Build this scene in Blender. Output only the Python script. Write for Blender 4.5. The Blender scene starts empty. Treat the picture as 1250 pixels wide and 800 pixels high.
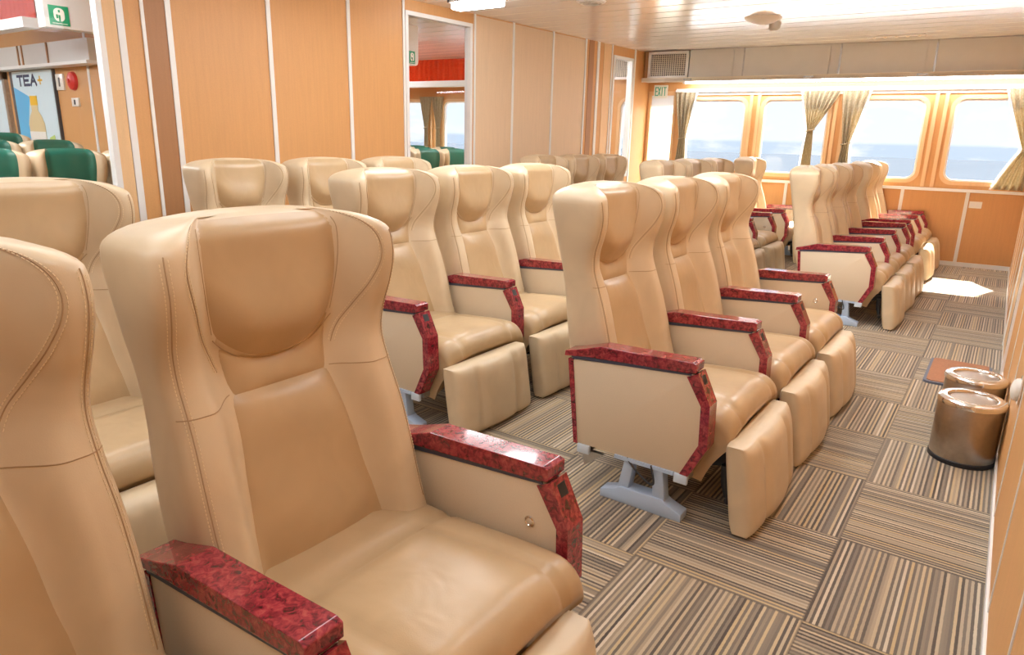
import bpy, bmesh, math, random
import numpy as np
from mathutils import Vector, Matrix
random.seed(7)
SC = bpy.context.scene
COL = SC.collection
PI = math.pi

# ------------------------------------------------------------------ materials
def new_mat(name):
    m = bpy.data.materials.new(name); m.use_nodes = True
    nt = m.node_tree; nt.nodes.clear()
    out = nt.nodes.new('ShaderNodeOutputMaterial')
    return m, nt, out

def N(nt, t, **kw):
    n = nt.nodes.new(t)
    for k, v in kw.items():
        if k in n.inputs: n.inputs[k].default_value = v
        else: setattr(n, k, v)
    return n

def L(nt, a, ao, b, bi): nt.links.new(a.outputs[ao], b.inputs[bi])

def principled(nt, out, **kw):
    p = nt.nodes.new('ShaderNodeBsdfPrincipled')
    for k, v in kw.items(): p.inputs[k].default_value = v
    L(nt, p, 'BSDF', out, 'Surface')
    return p

def ramp(nt, stops, interp='LINEAR'):
    r = nt.nodes.new('ShaderNodeValToRGB'); r.color_ramp.interpolation = interp
    e = r.color_ramp.elements
    while len(e) > 1: e.remove(e[-1])
    e[0].position = stops[0][0]; e[0].color = (*stops[0][1], 1)
    for p, c in stops[1:]:
        x = e.new(p); x.color = (*c, 1)
    return r

def math_node(nt, op, a=None, b=None, av=0.0, bv=0.0):
    n = nt.nodes.new('ShaderNodeMath'); n.operation = op
    n.inputs[0].default_value = av; n.inputs[1].default_value = bv
    if a is not None: nt.links.new(a, n.inputs[0])
    if b is not None: nt.links.new(b, n.inputs[1])
    return n.outputs[0]

def plain(name, col, rough=0.5, metal=0.0, bump=0.0, scale=200.0, var=0.0, **kw):
    m, nt, out = new_mat(name)
    p = principled(nt, out, **{'Base Color': (*col, 1), 'Roughness': rough, 'Metallic': metal}, **kw)
    tc = N(nt, 'ShaderNodeTexCoord')
    nz = N(nt, 'ShaderNodeTexNoise', Scale=scale, Detail=3.0)
    L(nt, tc, 'Object', nz, 'Vector')
    if var > 0:
        r = ramp(nt, [(0.3, tuple(c * (1 - var) for c in col)), (0.7, tuple(min(1, c * (1 + var)) for c in col))])
        L(nt, nz, 'Fac', r, 'Fac'); L(nt, r, 'Color', p, 'Base Color')
    if bump > 0:
        b = N(nt, 'ShaderNodeBump', Strength=bump, Distance=0.002)
        L(nt, nz, 'Fac', b, 'Height'); L(nt, b, 'Normal', p, 'Normal')
    return m

def leather(name, col, rough=0.36):
    m, nt, out = new_mat(name)
    p = principled(nt, out, **{'Base Color': (*col, 1), 'Roughness': rough, 'Specular IOR Level': 0.5})
    tc = N(nt, 'ShaderNodeTexCoord')
    big = N(nt, 'ShaderNodeTexNoise', Scale=7.0, Detail=2.0, Distortion=0.6); L(nt, tc, 'Object', big, 'Vector')
    fine = N(nt, 'ShaderNodeTexVoronoi', Scale=420.0); L(nt, tc, 'Object', fine, 'Vector')
    r = ramp(nt, [(0.3, tuple(c * 0.93 for c in col)), (0.7, tuple(min(1, c * 1.05) for c in col))])
    L(nt, big, 'Fac', r, 'Fac'); L(nt, r, 'Color', p, 'Base Color')
    b1 = N(nt, 'ShaderNodeBump', Strength=0.35, Distance=0.012); L(nt, big, 'Fac', b1, 'Height')
    b2 = N(nt, 'ShaderNodeBump', Strength=0.12, Distance=0.0006); L(nt, fine, 'Distance', b2, 'Height')
    L(nt, b1, 'Normal', b2, 'Normal'); L(nt, b2, 'Normal', p, 'Normal')
    return m

def burl(name):
    m, nt, out = new_mat(name)
    p = principled(nt, out, **{'Roughness': 0.16, 'Coat Weight': 0.6, 'Coat Roughness': 0.06})
    tc = N(nt, 'ShaderNodeTexCoord')
    n1 = N(nt, 'ShaderNodeTexNoise', Scale=60.0, Detail=5.0, Roughness=0.65, Distortion=0.9); L(nt, tc, 'Object', n1, 'Vector')
    r = ramp(nt, [(0.34, (0.045, 0.004, 0.010)), (0.46, (0.22, 0.015, 0.030)), (0.57, (0.36, 0.034, 0.050)), (0.72, (0.46, 0.085, 0.078))])
    L(nt, n1, 'Fac', r, 'Fac'); L(nt, r, 'Color', p, 'Base Color')
    return m

def veneer(name, col):
    m, nt, out = new_mat(name)
    p = principled(nt, out, **{'Roughness': 0.5})
    tc = N(nt, 'ShaderNodeTexCoord')
    mp = N(nt, 'ShaderNodeMapping'); mp.inputs['Scale'].default_value = (60, 60, 3.0)
    L(nt, tc, 'Object', mp, 'Vector')
    n1 = N(nt, 'ShaderNodeTexNoise', Scale=1.0, Detail=4.0, Roughness=0.6); L(nt, mp, 'Vector', n1, 'Vector')
    n2 = N(nt, 'ShaderNodeTexNoise', Scale=140.0, Detail=2.0); L(nt, tc, 'Object', n2, 'Vector')
    f = math_node(nt, 'ADD', math_node(nt, 'MULTIPLY', n1.outputs['Fac'], None, bv=0.6), math_node(nt, 'MULTIPLY', n2.outputs['Fac'], None, bv=0.4))
    r = ramp(nt, [(0.35, tuple(c * 0.95 for c in col)), (0.65, tuple(min(1, c * 1.04) for c in col))])
    nt.links.new(f, r.inputs['Fac']); L(nt, r, 'Color', p, 'Base Color')
    return m

def carpet(name):
    m, nt, out = new_mat(name)
    p = principled(nt, out, **{'Roughness': 0.95, 'Specular IOR Level': 0.1, 'Sheen Weight': 0.35, 'Sheen Roughness': 0.5})
    geo = N(nt, 'ShaderNodeNewGeometry'); sep = N(nt, 'ShaderNodeSeparateXYZ'); L(nt, geo, 'Position', sep, 'Vector')
    x = math_node(nt, 'DIVIDE', math_node(nt, 'ADD', sep.outputs['X'], None, bv=0.2535 + 20.0), None, bv=0.5)
    y = math_node(nt, 'DIVIDE', math_node(nt, 'ADD', sep.outputs['Y'], None, bv=-1.7725 + 20.0), None, bv=0.5)
    ix = math_node(nt, 'FLOOR', x); iy = math_node(nt, 'FLOOR', y)
    par = math_node(nt, 'MODULO', math_node(nt, 'ADD', ix, iy), None, bv=2.0)     # tile (-1,0): stripes along x
    fx = math_node(nt, 'FRACT', x); fy = math_node(nt, 'FRACT', y)
    # small yarn wobble
    wob = N(nt, 'ShaderNodeTexNoise', Scale=260.0, Detail=1.0); L(nt, geo, 'Position', wob, 'Vector')
    w = math_node(nt, 'MULTIPLY', math_node(nt, 'SUBTRACT', wob.outputs['Fac'], None, bv=0.5), None, bv=0.008)
    mixc = N(nt, 'ShaderNodeMix'); mixc.data_type = 'FLOAT'
    nt.links.new(par, mixc.inputs[0]); nt.links.new(fx, mixc.inputs[2]); nt.links.new(fy, mixc.inputs[3])
    c = math_node(nt, 'ADD', mixc.outputs[0], w)
    seed = math_node(nt, 'ADD', math_node(nt, 'MULTIPLY', ix, None, bv=17.31), math_node(nt, 'MULTIPLY', iy, None, bv=5.77))
    def band(freq, off):
        s = math_node(nt, 'FLOOR', math_node(nt, 'MULTIPLY', c, None, bv=freq))
        s = math_node(nt, 'ADD', s, math_node(nt, 'ADD', math_node(nt, 'MULTIPLY', seed, None, bv=off), None, bv=off))
        wn = N(nt, 'ShaderNodeTexWhiteNoise'); wn.noise_dimensions = '1D'; nt.links.new(s, wn.inputs['W'])
        return wn.outputs['Value']
    alt = math_node(nt, 'FRACT', math_node(nt, 'MULTIPLY', c, None, bv=32.0))
    alt = math_node(nt, 'GREATER_THAN', alt, None, bv=0.5)
    v = math_node(nt, 'ADD', math_node(nt, 'MULTIPLY', band(64.0, 1.0), None, bv=0.54), math_node(nt, 'MULTIPLY', alt, None, bv=0.42))
    r = ramp(nt, [(0.0, (0.065, 0.050, 0.040)), (0.22, (0.125, 0.100, 0.080)), (0.44, (0.23, 0.19, 0.145)), (0.54, (0.44, 0.345, 0.235)),
                  (0.70, (0.54, 0.445, 0.315)), (0.84, (0.57, 0.42, 0.22)), (0.96, (0.68, 0.585, 0.45))])
    nt.links.new(v, r.inputs['Fac'])
    fz = N(nt, 'ShaderNodeTexNoise', Scale=900.0, Detail=1.0); L(nt, geo, 'Position', fz, 'Vector')
    fr = ramp(nt, [(0.3, (0.82, 0.82, 0.82)), (0.7, (1.12, 1.12, 1.12))]); L(nt, fz, 'Fac', fr, 'Fac')
    mul = N(nt, 'ShaderNodeMixRGB'); mul.blend_type = 'MULTIPLY'; mul.inputs[0].default_value = 1.0
    L(nt, r, 'Color', mul, 1); L(nt, fr, 'Color', mul, 2)
    # tile joints
    def edge(f): return math_node(nt, 'GREATER_THAN', math_node(nt, 'ABSOLUTE', math_node(nt, 'SUBTRACT', f, None, bv=0.5)), None, bv=0.4935)
    e = math_node(nt, 'MAXIMUM', edge(fx), edge(fy))
    dk = N(nt, 'ShaderNodeMixRGB'); dk.blend_type = 'MIX'; dk.inputs[2].default_value = (0.10, 0.075, 0.055, 1)
    nt.links.new(math_node(nt, 'MULTIPLY', e, None, bv=0.55), dk.inputs[0]); L(nt, mul, 'Color', dk, 1)
    L(nt, dk, 'Color', p, 'Base Color')
    b = N(nt, 'ShaderNodeBump', Strength=0.5, Distance=0.003)
    nt.links.new(math_node(nt, 'ADD', v, math_node(nt, 'MULTIPLY', fz.outputs['Fac'], None, bv=0.6)), b.inputs['Height'])
    L(nt, b, 'Normal', p, 'Normal')
    return m

def clear_glass(name, tint=(0.97, 0.985, 1.0)):
    m, nt, out = new_mat(name)
    t = N(nt, 'ShaderNodeBsdfTransparent'); t.inputs['Color'].default_value = (*tint, 1)
    g = N(nt, 'ShaderNodeBsdfGlossy'); g.inputs['Roughness'].default_value = 0.02
    lw = N(nt, 'ShaderNodeLayerWeight'); lw.inputs['Blend'].default_value = 0.5
    fac = math_node(nt, 'ADD', math_node(nt, 'MULTIPLY', math_node(nt, 'POWER', lw.outputs['Facing'], None, bv=5.0), None, bv=0.35), None, bv=0.015)
    mx = N(nt, 'ShaderNodeMixShader'); nt.links.new(fac, mx.inputs[0]); L(nt, t, 'BSDF', mx, 1); L(nt, g, 'BSDF', mx, 2)
    L(nt, mx, 'Shader', out, 'Surface')
    return m

def emit(name, col, s):
    m, nt, out = new_mat(name)
    e = N(nt, 'ShaderNodeEmission'); e.inputs['Color'].default_value = (*col, 1); e.inputs['Strength'].default_value = s
    L(nt, e, 'Emission', out, 'Surface'); return m

def translucent(name, col, rough=0.7, amount=0.6):
    m, nt, out = new_mat(name)
    d = N(nt, 'ShaderNodeBsdfDiffuse'); d.inputs['Color'].default_value = (*col, 1)
    t = N(nt, 'ShaderNodeBsdfTranslucent'); t.inputs['Color'].default_value = (*col, 1)
    mx = N(nt, 'ShaderNodeMixShader'); mx.inputs[0].default_value = amount
    L(nt, d, 'BSDF', mx, 1); L(nt, t, 'BSDF', mx, 2); L(nt, mx, 'Shader', out, 'Surface'); return m

def curtain_mat(name, a, b, amount=0.25):
    m, nt, out = new_mat(name)
    tc = N(nt, 'ShaderNodeTexCoord'); w = N(nt, 'ShaderNodeTexNoise', Scale=60.0, Detail=3.0); L(nt, tc, 'Object', w, 'Vector')
    r = ramp(nt, [(0.35, a), (0.65, b)]); L(nt, w, 'Fac', r, 'Fac')
    d = N(nt, 'ShaderNodeBsdfDiffuse'); t = N(nt, 'ShaderNodeBsdfTranslucent'); L(nt, r, 'Color', d, 'Color'); L(nt, r, 'Color', t, 'Color')
    mx = N(nt, 'ShaderNodeMixShader'); mx.inputs[0].default_value = amount
    L(nt, d, 'BSDF', mx, 1); L(nt, t, 'BSDF', mx, 2); L(nt, mx, 'Shader', out, 'Surface'); return m

def mesh_grille(name):
    m, nt, out = new_mat(name)
    p = principled(nt, out, **{'Roughness': 0.6, 'Base Color': (0.8, 0.77, 0.7, 1)}); return m

M = dict(
    leather=leather('tan_leather', (0.665, 0.53, 0.35)),
    pad=leather('tan_leather_shaded', (0.53, 0.375, 0.21), 0.32),  # same leather as the bolsters, shading put into a darker colour
    seam=plain('dark_seam', (0.45, 0.31, 0.18), 0.7),
    thread=plain('cream_thread', (0.86, 0.72, 0.50), 0.7),
    panel=plain('beige_laminate', (0.70, 0.58, 0.42), 0.35, var=0.03, scale=300),
    burl=burl('burgundy_burl_wood'),
    blue=plain('pale_blue_paint', (0.46, 0.58, 0.76), 0.4, bump=0.05, scale=400),
    bluecap=plain('pale_blue_plastic', (0.60, 0.70, 0.82), 0.35),
    steel=plain('galvanised_steel', (0.45, 0.45, 0.45), 0.35, 0.9, var=0.1, scale=30),
    black=plain('black_plastic', (0.02, 0.02, 0.025), 0.45),
    navy=plain('navy_gap_shade', (0.06, 0.07, 0.12), 0.4),
    chrome=plain('chrome', (0.85, 0.85, 0.85), 0.12, 1.0),
    carpet=carpet('striped_carpet_tiles'),
    wood=veneer('orange_wood_veneer', (0.69, 0.36, 0.135)),
    wooddark=veneer('brown_wood_veneer', (0.42, 0.20, 0.08)),
    woodlight=veneer('light_wood_veneer', (0.80, 0.52, 0.27)),
    white=plain('white_trim', (0.85, 0.84, 0.82), 0.35),
    ceil=plain('ceiling_gloss_white', (0.95, 0.95, 0.945), 0.19, 0.40, var=0.01, scale=3),
    gap=plain('ceiling_joint', (0.92, 0.91, 0.89), 0.5),
    greypanel=plain('grey_soffit_panel', (0.66, 0.65, 0.62), 0.4, var=0.03, scale=5),
    shelf=plain('cream_shelf', (0.86, 0.78, 0.66), 0.35),
    glass=clear_glass('window_glass'),
    woodlit=veneer('lit_wood_veneer', (0.80, 0.60, 0.40)),  # wall veneer toned paler, the light on it put into the colour
    lamp=emit('lamp_diffuser', (0.97, 0.985, 1.0), 12.0),
    filldim=emit('fill_lamp_aft', (0.96, 0.98, 1.0), 5.6),
    fill2=emit('side_cabin_fill', (0.97, 0.985, 1.0), 16.0),
    cornice=emit('cornice_lamp', (0.98, 0.985, 1.0), 24.0),
    doorglow=translucent('glow_door_panel', (0.93, 0.92, 0.90), amount=0.75),
    curtain=curtain_mat('olive_curtain', (0.46, 0.38, 0.25), (0.58, 0.50, 0.35), 0.35),
    sheer=curtain_mat('white_lining', (0.85, 0.85, 0.84), (0.9, 0.9, 0.9), 0.5),
    red=curtain_mat('red_valance', (0.80, 0.06, 0.02), (0.88, 0.10, 0.03), 0.2),
    green=leather('green_leather', (0.012, 0.15, 0.105), 0.38),
    exitg=plain('sign_green', (0.0, 0.30, 0.13), 0.5),
    exitw=plain('sign_white', (0.86, 0.88, 0.82), 0.5),
    teal=plain('exit_teal', (0.10, 0.48, 0.36), 0.5),
    alarm=plain('alarm_red', (0.70, 0.03, 0.03), 0.35),
    brush=plain('brushed_steel', (0.44, 0.39, 0.335), 0.30, 1.0, var=0.05, scale=60),
    brownmat=plain('brown_mat', (0.40, 0.17, 0.08), 0.6, var=0.08, scale=80),
    matedge=plain('slate_edge', (0.14, 0.16, 0.22), 0.5),
    skyblue=plain('poster_blue', (0.10, 0.50, 0.86), 0.4),
    posterlight=plain('poster_pale_blue', (0.66, 0.84, 0.93), 0.4),
    ink=plain('poster_ink', (0.02, 0.05, 0.14), 0.5),
    yellow=plain('poster_yellow', (0.90, 0.55, 0.03), 0.4),
    bottle=plain('poster_bottle', (0.74, 0.62, 0.36), 0.3),
    bottlelight=plain('poster_bottle_label', (0.86, 0.86, 0.82), 0.3),
    lime=plain('poster_leaf', (0.45, 0.66, 0.20), 0.4),
    darkframe=plain('dark_frame', (0.05, 0.06, 0.08), 0.4),
    plate=plain('white_switch_plastic', (0.88, 0.86, 0.80), 0.3),
)
def sea_mat():
    m, nt, out = new_mat('sea')
    d = N(nt, 'ShaderNodeBsdfDiffuse'); geo = N(nt, 'ShaderNodeNewGeometry')
    n = N(nt, 'ShaderNodeTexNoise', Scale=0.05, Detail=4.0); L(nt, geo, 'Position', n, 'Vector')
    r = ramp(nt, [(.3, (.060, .072, .092)), (.7, (.067, .079, .099))]); L(nt, n, 'Fac', r, 'Fac'); L(nt, r, 'Color', d, 'Color')
    L(nt, d, 'BSDF', out, 'Surface'); return m
M['sea'] = sea_mat()

# ------------------------------------------------------------------ mesh building
class MB:
    def __init__(s): s.v = []; s.f = []; s.m = []
    def add(s, vs, fs, mi=0):
        o = len(s.v); s.v += [tuple(p) for p in vs]; s.f += [tuple(i + o for i in f) for f in fs]; s.m += [mi] * len(fs); return s
    def box(s, a, b, mi=0):
        (x0, y0, z0), (x1, y1, z1) = a, b
        return s.add([(x0,y0,z0),(x1,y0,z0),(x1,y1,z0),(x0,y1,z0),(x0,y0,z1),(x1,y0,z1),(x1,y1,z1),(x0,y1,z1)],
                     [(0,3,2,1),(4,5,6,7),(0,1,5,4),(1,2,6,5),(2,3,7,6),(3,0,4,7)], mi)
    def rbox(s, a, b, r, mi=0, seg=2):
        bm = bmesh.new(); bmesh.ops.create_cube(bm, size=1)
        c = [(p + q) / 2 for p, q in zip(a, b)]; d = [q - p for p, q in zip(a, b)]
        for v in bm.verts: v.co = Vector((c[i] + v.co[i] * d[i] for i in range(3)))
        bmesh.ops.bevel(bm, geom=bm.edges[:], offset=r, segments=seg, affect='EDGES', profile=0.5)
        return s.bm(bm, mi)
    def bm(s, bm, mi=0):
        bm.verts.index_update()
        s.add([v.co[:] for v in bm.verts], [[v.index for v in f.verts] for f in bm.faces], mi); bm.free(); return s
    def prism(s, pts, y0, y1, mi=0, bev=0.0, seg=2, axis='y'):
        """polygon in the x-z plane pushed along y (or any axis order)"""
        bm = bmesh.new()
        def P(p, t): return {'y': (p[0], t, p[1]), 'x': (t, p[0], p[1]), 'z': (p[0], p[1], t)}[axis]
        a = [bm.verts.new(P(p, y0)) for p in pts]; b = [bm.verts.new(P(p, y1)) for p in pts]
        bm.faces.new(a); bm.faces.new(b[::-1]); n = len(pts)
        for i in range(n): bm.faces.new((a[i], b[i], b[(i + 1) % n], a[(i + 1) % n]))
        bmesh.ops.recalc_face_normals(bm, faces=bm.faces[:])
        if bev > 0: bmesh.ops.bevel(bm, geom=bm.edges[:], offset=bev, segments=seg, affect='EDGES', profile=0.5)
        return s.bm(bm, mi)
    def tube(s, pts, r, n=8, mi=0, closed=False):
        pts = [Vector(p) for p in pts]; k = len(pts); rings = []; up = None
        for i, p in enumerate(pts):
            if closed: t = pts[(i + 1) % k] - pts[i - 1]
            else: t = pts[min(i + 1, k - 1)] - pts[max(i - 1, 0)]
            t.normalize()
            if up is None: up = Vector((0, 0, 1)) if abs(t.z) < 0.9 else Vector((1, 0, 0))
            u = up - t * up.dot(t)
            if u.length < 1e-6: u = t.orthogonal()
            u.normalize(); w = t.cross(u); up = u
            rr = r[i] if isinstance(r, (list, tuple)) else r
            rings.append([p + (u * math.cos(2*PI*j/n) + w * math.sin(2*PI*j/n)) * rr for j in range(n)])
        vs = [q for ring in rings for q in ring]; fs = []
        for i in range(k if closed else k - 1):
            for j in range(n):
                a, b = i * n + j, i * n + (j + 1) % n; c, d = ((i + 1) % k) * n + (j + 1) % n, ((i + 1) % k) * n + j
                fs.append((a, b, c, d))
        if not closed: fs += [tuple(range(n))[::-1], tuple(range((k - 1) * n, k * n))]
        return s.add(vs, fs, mi)
    def lathe(s, prof, n=48, c=(0, 0, 0), mi=0, axis='z'):
        vs = []; fs = []; k = len(prof)
        for i in range(n):
            a = 2 * PI * i / n
            for r, h in prof:
                q = (r * math.cos(a), r * math.sin(a), h)
                if axis == 'y': q = (q[0], q[2], q[1])
                if axis == 'x': q = (q[2], q[0], q[1])
                vs.append((q[0] + c[0], q[1] + c[1], q[2] + c[2]))
        for i in range(n):
            for j in range(k - 1):
                a, b = i * k + j, ((i + 1) % n) * k + j
                fs.append((a, b, b + 1, a + 1))
        return s.add(vs, fs, mi)
    def grid(s, P, nu, nv, mi=0, flip=False):
        vs = [P(i / (nu - 1), j / (nv - 1)) for i in range(nu) for j in range(nv)]; fs = []
        for i in range(nu - 1):
            for j in range(nv - 1):
                a = i * nv + j; q = (a, a + nv, a + nv + 1, a + 1); fs.append(q[::-1] if flip else q)
        return s.add(vs, fs, mi)
    def mesh(s, name, mats, angle=35, smooth=True):
        me = bpy.data.meshes.new(name); me.from_pydata(s.v, [], s.f)
        bm = bmesh.new(); bm.from_mesh(me); bmesh.ops.remove_doubles(bm, verts=bm.verts[:], dist=1e-6)
        bmesh.ops.recalc_face_normals(bm, faces=bm.faces[:])
        big = len(bm.faces) == len(s.m)
        bm.to_mesh(me); bm.free()
        for m in (mats if isinstance(mats, (list, tuple)) else [mats]): me.materials.append(m)
        if big and len(set(s.m)) > 1:
            for p, i in zip(me.polygons, s.m): p.material_index = i
        if smooth:
            for p in me.polygons: p.use_smooth = True
            me.set_sharp_from_angle(angle=math.radians(angle))
        me.update(); return me

def link(name, me, parent=None, loc=None, rot=None):
    o = bpy.data.objects.new(name, me); COL.objects.link(o)
    if parent is not None: o.parent = parent
    if loc is not None: o.location = loc
    if rot is not None: o.rotation_euler = rot
    return o
def obj(name, mb, mats, parent=None, loc=None, rot=None, angle=35, smooth=True):
    return link(name, mb.mesh(name, mats, angle, smooth), parent, loc, rot)
def tag(o, label=None, cat=None, group=None, kind=None):
    if label: o['label'] = label
    if cat: o['category'] = cat
    if group: o['group'] = group
    if kind: o['kind'] = kind
    return o
def thing(name, label, cat, loc=(0, 0, 0), rz=0.0, group=None):
    o = link(name, None, None, loc, (0, 0, rz)); return tag(o, label, cat, group)
def struct(name, mb, mats, parent=None, **kw):
    return tag(obj(name, mb, mats, parent, **kw), kind='structure')

def crom(tab):
    """smooth interpolation of a table of (z, value)"""
    xs = [t[0] for t in tab]; ys = [t[1] for t in tab]
    m = []
    for i in range(len(xs)):
        if i == 0: m.append((ys[1] - ys[0]) / (xs[1] - xs[0]))
        elif i == len(xs) - 1: m.append((ys[-1] - ys[-2]) / (xs[-1] - xs[-2]))
        else: m.append((ys[i + 1] - ys[i - 1]) / (xs[i + 1] - xs[i - 1]))
    def f(x):
        if x <= xs[0]: return ys[0]
        if x >= xs[-1]: return ys[-1]
        i = max(k for k in range(len(xs) - 1) if xs[k] <= x); h = xs[i + 1] - xs[i]; t = (x - xs[i]) / h
        return ((2*t**3 - 3*t*t + 1) * ys[i] + (t**3 - 2*t*t + t) * h * m[i] + (-2*t**3 + 3*t*t) * ys[i + 1] + (t**3 - t*t) * h * m[i + 1])
    return f
def sstep(a, b, x):
    t = min(1, max(0, (x - a) / (b - a))); return t * t * (3 - 2 * t)

# ------------------------------------------------------------------ the reclining seat (origin on the floor, x forward, y sideways)
XB = crom([(.36, .010), (.50, -.030), (.60, -.047), (.70, -.063), (.80, -.083), (.90, -.102), (1.0, -.121), (1.10, -.136)])
XF = crom([(.36, .195), (.45, .163), (.55, .136), (.65, .107), (.74, .074), (.80, .055), (.86, .058), (.92, .076), (.98, .086), (1.04, .080), (1.10, .062)])
XC = crom([(.36, .110), (.45, .098), (.55, .074), (.65, .043), (.74, .002), (.80, -.012), (.88, -.004), (.96, .002), (1.04, .000), (1.10, -.010)])
HW = crom([(.36, .272), (.50, .276), (.62, .274), (.72, .268), (.80, .268), (.88, .276), (.96, .282), (1.02, .284), (1.06, .281), (1.10, .272)])
ZT = 1.094
def corner(z):
    r = .045; z0 = ZT - r
    if z <= z0: return 0.0
    return r * (1 - math.sqrt(max(0, 1 - ((z - z0) / r) ** 2))) * .8
def width(z): return HW(z) - corner(z)
def crown(y, z): return -0.020 * sstep(.92, 1.08, z) * (abs(y) / .29) ** 2.6
def front(u, z):
    """front of the bare shell, before pads"""
    w = width(z); a = abs(u)
    g = sstep(.50 - .07 * math.exp(-((z - .735) / .07) ** 2), .76 + .08 * sstep(.70, .84, z), a)
    x = XC(z) + (XF(z) - XC(z)) * g
    e = max(0, (a - .86) / .14); x -= .034 * (1 - math.sqrt(max(0, 1 - e * e)))
    y = u * w
    top = max(0, (z - (ZT - .045)) / .045); x -= .045 * (1 - math.sqrt(max(0, 1 - min(1, top) ** 2)))
    return (x, y, z + crown(y, z))
def shell_ring(z, inset=0.0):
    pts = []; nf = 44
    for i in range(nf + 1):
        u = -1 + 2 * i / nf
        # denser towards the edges
        u = math.copysign(1 - (1 - abs(u)) ** 1.35, u)
        pts.append(front(u, z))
    w = width(z); xb = XB(z); r = .03
    xe = pts[-1][0]
    def side(y, s):
        return (y[0], y[1], z + crown(y[1], z))
    for k in range(1, 5): 
        t = k / 5; pts.append(side((xe + (xb + r - xe) * t, w), 1))
    for k in range(0, 5):
        a = PI / 2 * k / 4; pts.append(side((xb + r - r * math.sin(a), w - r + r * math.cos(a)), 1))
    for k in range(1, 8): pts.append(side((xb - .012 * math.sin(PI * k / 8), (w - r) * (1 - 2 * k / 8)), 1))
    for k in range(4, -1, -1):
        a = PI / 2 * k / 4; pts.append(side((xb + r - r * math.sin(a), -(w - r + r * math.cos(a))), 1))
    for k in range(4, 0, -1):
        t = k / 5; pts.append(side((xe + (xb + r - xe) * t, -w), 1))
    if inset > 0:
        xm = (xb + XC(z)) / 2 + .01
        pts = [(xm + (p[0] - xm) * (1 - inset / .10), p[1] * (1 - inset / w), p[2]) for p in pts]
    return pts
def backrest_mesh():
    zs = [.36 + (ZT - .036 - .36) * i / 46 for i in range(47)]
    rings = [shell_ring(z) for z in zs]
    for k in range(1, 8):
        a = PI / 2 * k / 7
        rings.append(shell_ring(ZT - .036 + .036 * math.sin(a), .036 * (1 - math.cos(a)) * 1.6))
    mb = MB(); n = len(rings[0]); vs = [p for r in rings for p in r]; fs = []
    for i in range(len(rings) - 1):
        for j in range(n): fs.append((i*n + j, i*n + (j+1) % n, (i+1)*n + (j+1) % n, (i+1)*n + j))
    # closing strip across the top and bottom: front half facing back half
    for base in (0, (len(rings) - 1) * n):
        c = len(vs); P = [vs[base + j] for j in range(n)]
        vs.append(tuple(sum(q[i] for q in P) / n for i in range(3)))
        for j in range(n): fs.append((base + j, base + (j+1) % n, c))
    mb.add(vs, fs); return mb.mesh('backrest', M['leather'], 50)
def lift(p, d): return (p[0] + d, p[1], p[2])
def pad_halfw(z): return .545 if z > .9 else .545 - .05 * (.9 - z) / .15
def pad_zb(a): return .795 + .068 * abs(a) ** 2.6
def headpad_mesh(grow=1.0):
    mb = MB()
    def P(s, t):
        a = -1 + 2 * s
        zb = pad_zb(a); zt = ZT - .010
        z = zb + (zt - zb) * t
        u = a * (.575 * grow - .05 * (1 - t) ** 2)
        b = -1 + 2 * t
        prof = (max(0, 1 - abs(a) ** 2.6)) ** .75
        lo = 1 - math.exp(-t * 11.0); hi = (1 - max(0, (t - .86) / .14) ** 2)
        bulge = .010 + .033 * math.exp(-((t - .24) / .30) ** 2)
        p = front(u, z)
        xx = XC(z) + (p[0] - XC(z)) * .55
        x = (p[0] + .004 + bulge * prof * lo * max(.0, hi) - .007 * (1 - prof * lo * max(0, hi)))
        dz = -.014 * prof * math.exp(-t * 12)
        return (x, p[1], p[2] + dz)
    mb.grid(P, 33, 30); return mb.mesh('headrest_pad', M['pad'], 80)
def lumbar_mesh():
    mb = MB()
    def P(s, t):
        a = -1 + 2 * s; z = .385 + (.735 - .385) * t
        u = a * (.61 - .15 * t); p = front(u, z)
        prof = max(0, 1 - abs(a) ** 5) ** .5
        ed = (1 - math.exp(-(1 - t) * 20)) 
        x = p[0] - .005 * (1 - prof * ed) + (.020 + .014 * math.exp(-(1 - t) * 7)) * prof * ed * (0.75 + .25 * math.cos(a * 2)) + .006 * prof * math.sin(t * 9 + a * 1.5) * ed * .5
        return (x, p[1], p[2] + .004 * prof * (1 - ed))
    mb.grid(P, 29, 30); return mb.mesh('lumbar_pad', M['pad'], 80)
def neck_mesh():
    """the smooth strip between head pad and lumbar pad"""
    mb = MB()
    def P(s, t):
        a = -1 + 2 * s; zt = pad_zb(a) + .012; z = .728 + (zt - .728) * t
        u = a * (.455 + .08 * t); p = front(u, z)
        prof = max(0, 1 - abs(a) ** 4) ** .5
        return (p[0] - .004 * (1 - prof) + .014 * prof * math.sin(PI * min(1, t * 1.25 + .02)) ** .6 if t < .8 else p[0] - .004 * (1 - prof) + .014 * prof * (1 - (t - .8) / .2) * .9, p[1], p[2])
    mb.grid(P, 27, 14); return mb.mesh('neck_strip', M['pad'], 80)
def curve_pts(ctrl, n):
    """Catmull-Rom through (u, z) control points"""
    out = []; c = [ctrl[0]] + list(ctrl) + [ctrl[-1]]; k = len(ctrl) - 1
    for i in range(n + 1):
        t = i / n * k; j = min(int(t), k - 1); f = t - j; p0, p1, p2, p3 = c[j:j + 4]
        out.append(tuple(.5 * (2*p1[d] + (p2[d]-p0[d])*f + (2*p0[d]-5*p1[d]+4*p2[d]-p3[d])*f*f + (3*p1[d]-p0[d]-3*p2[d]+p3[d])*f**3) for d in (0, 1)))
    return out
TEAR = [(.60, 1.088), (.71, 1.075), (.79, 1.035), (.80, .985), (.745, .925), (.665, .87), (.585, .825), (.53, .785)]
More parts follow.
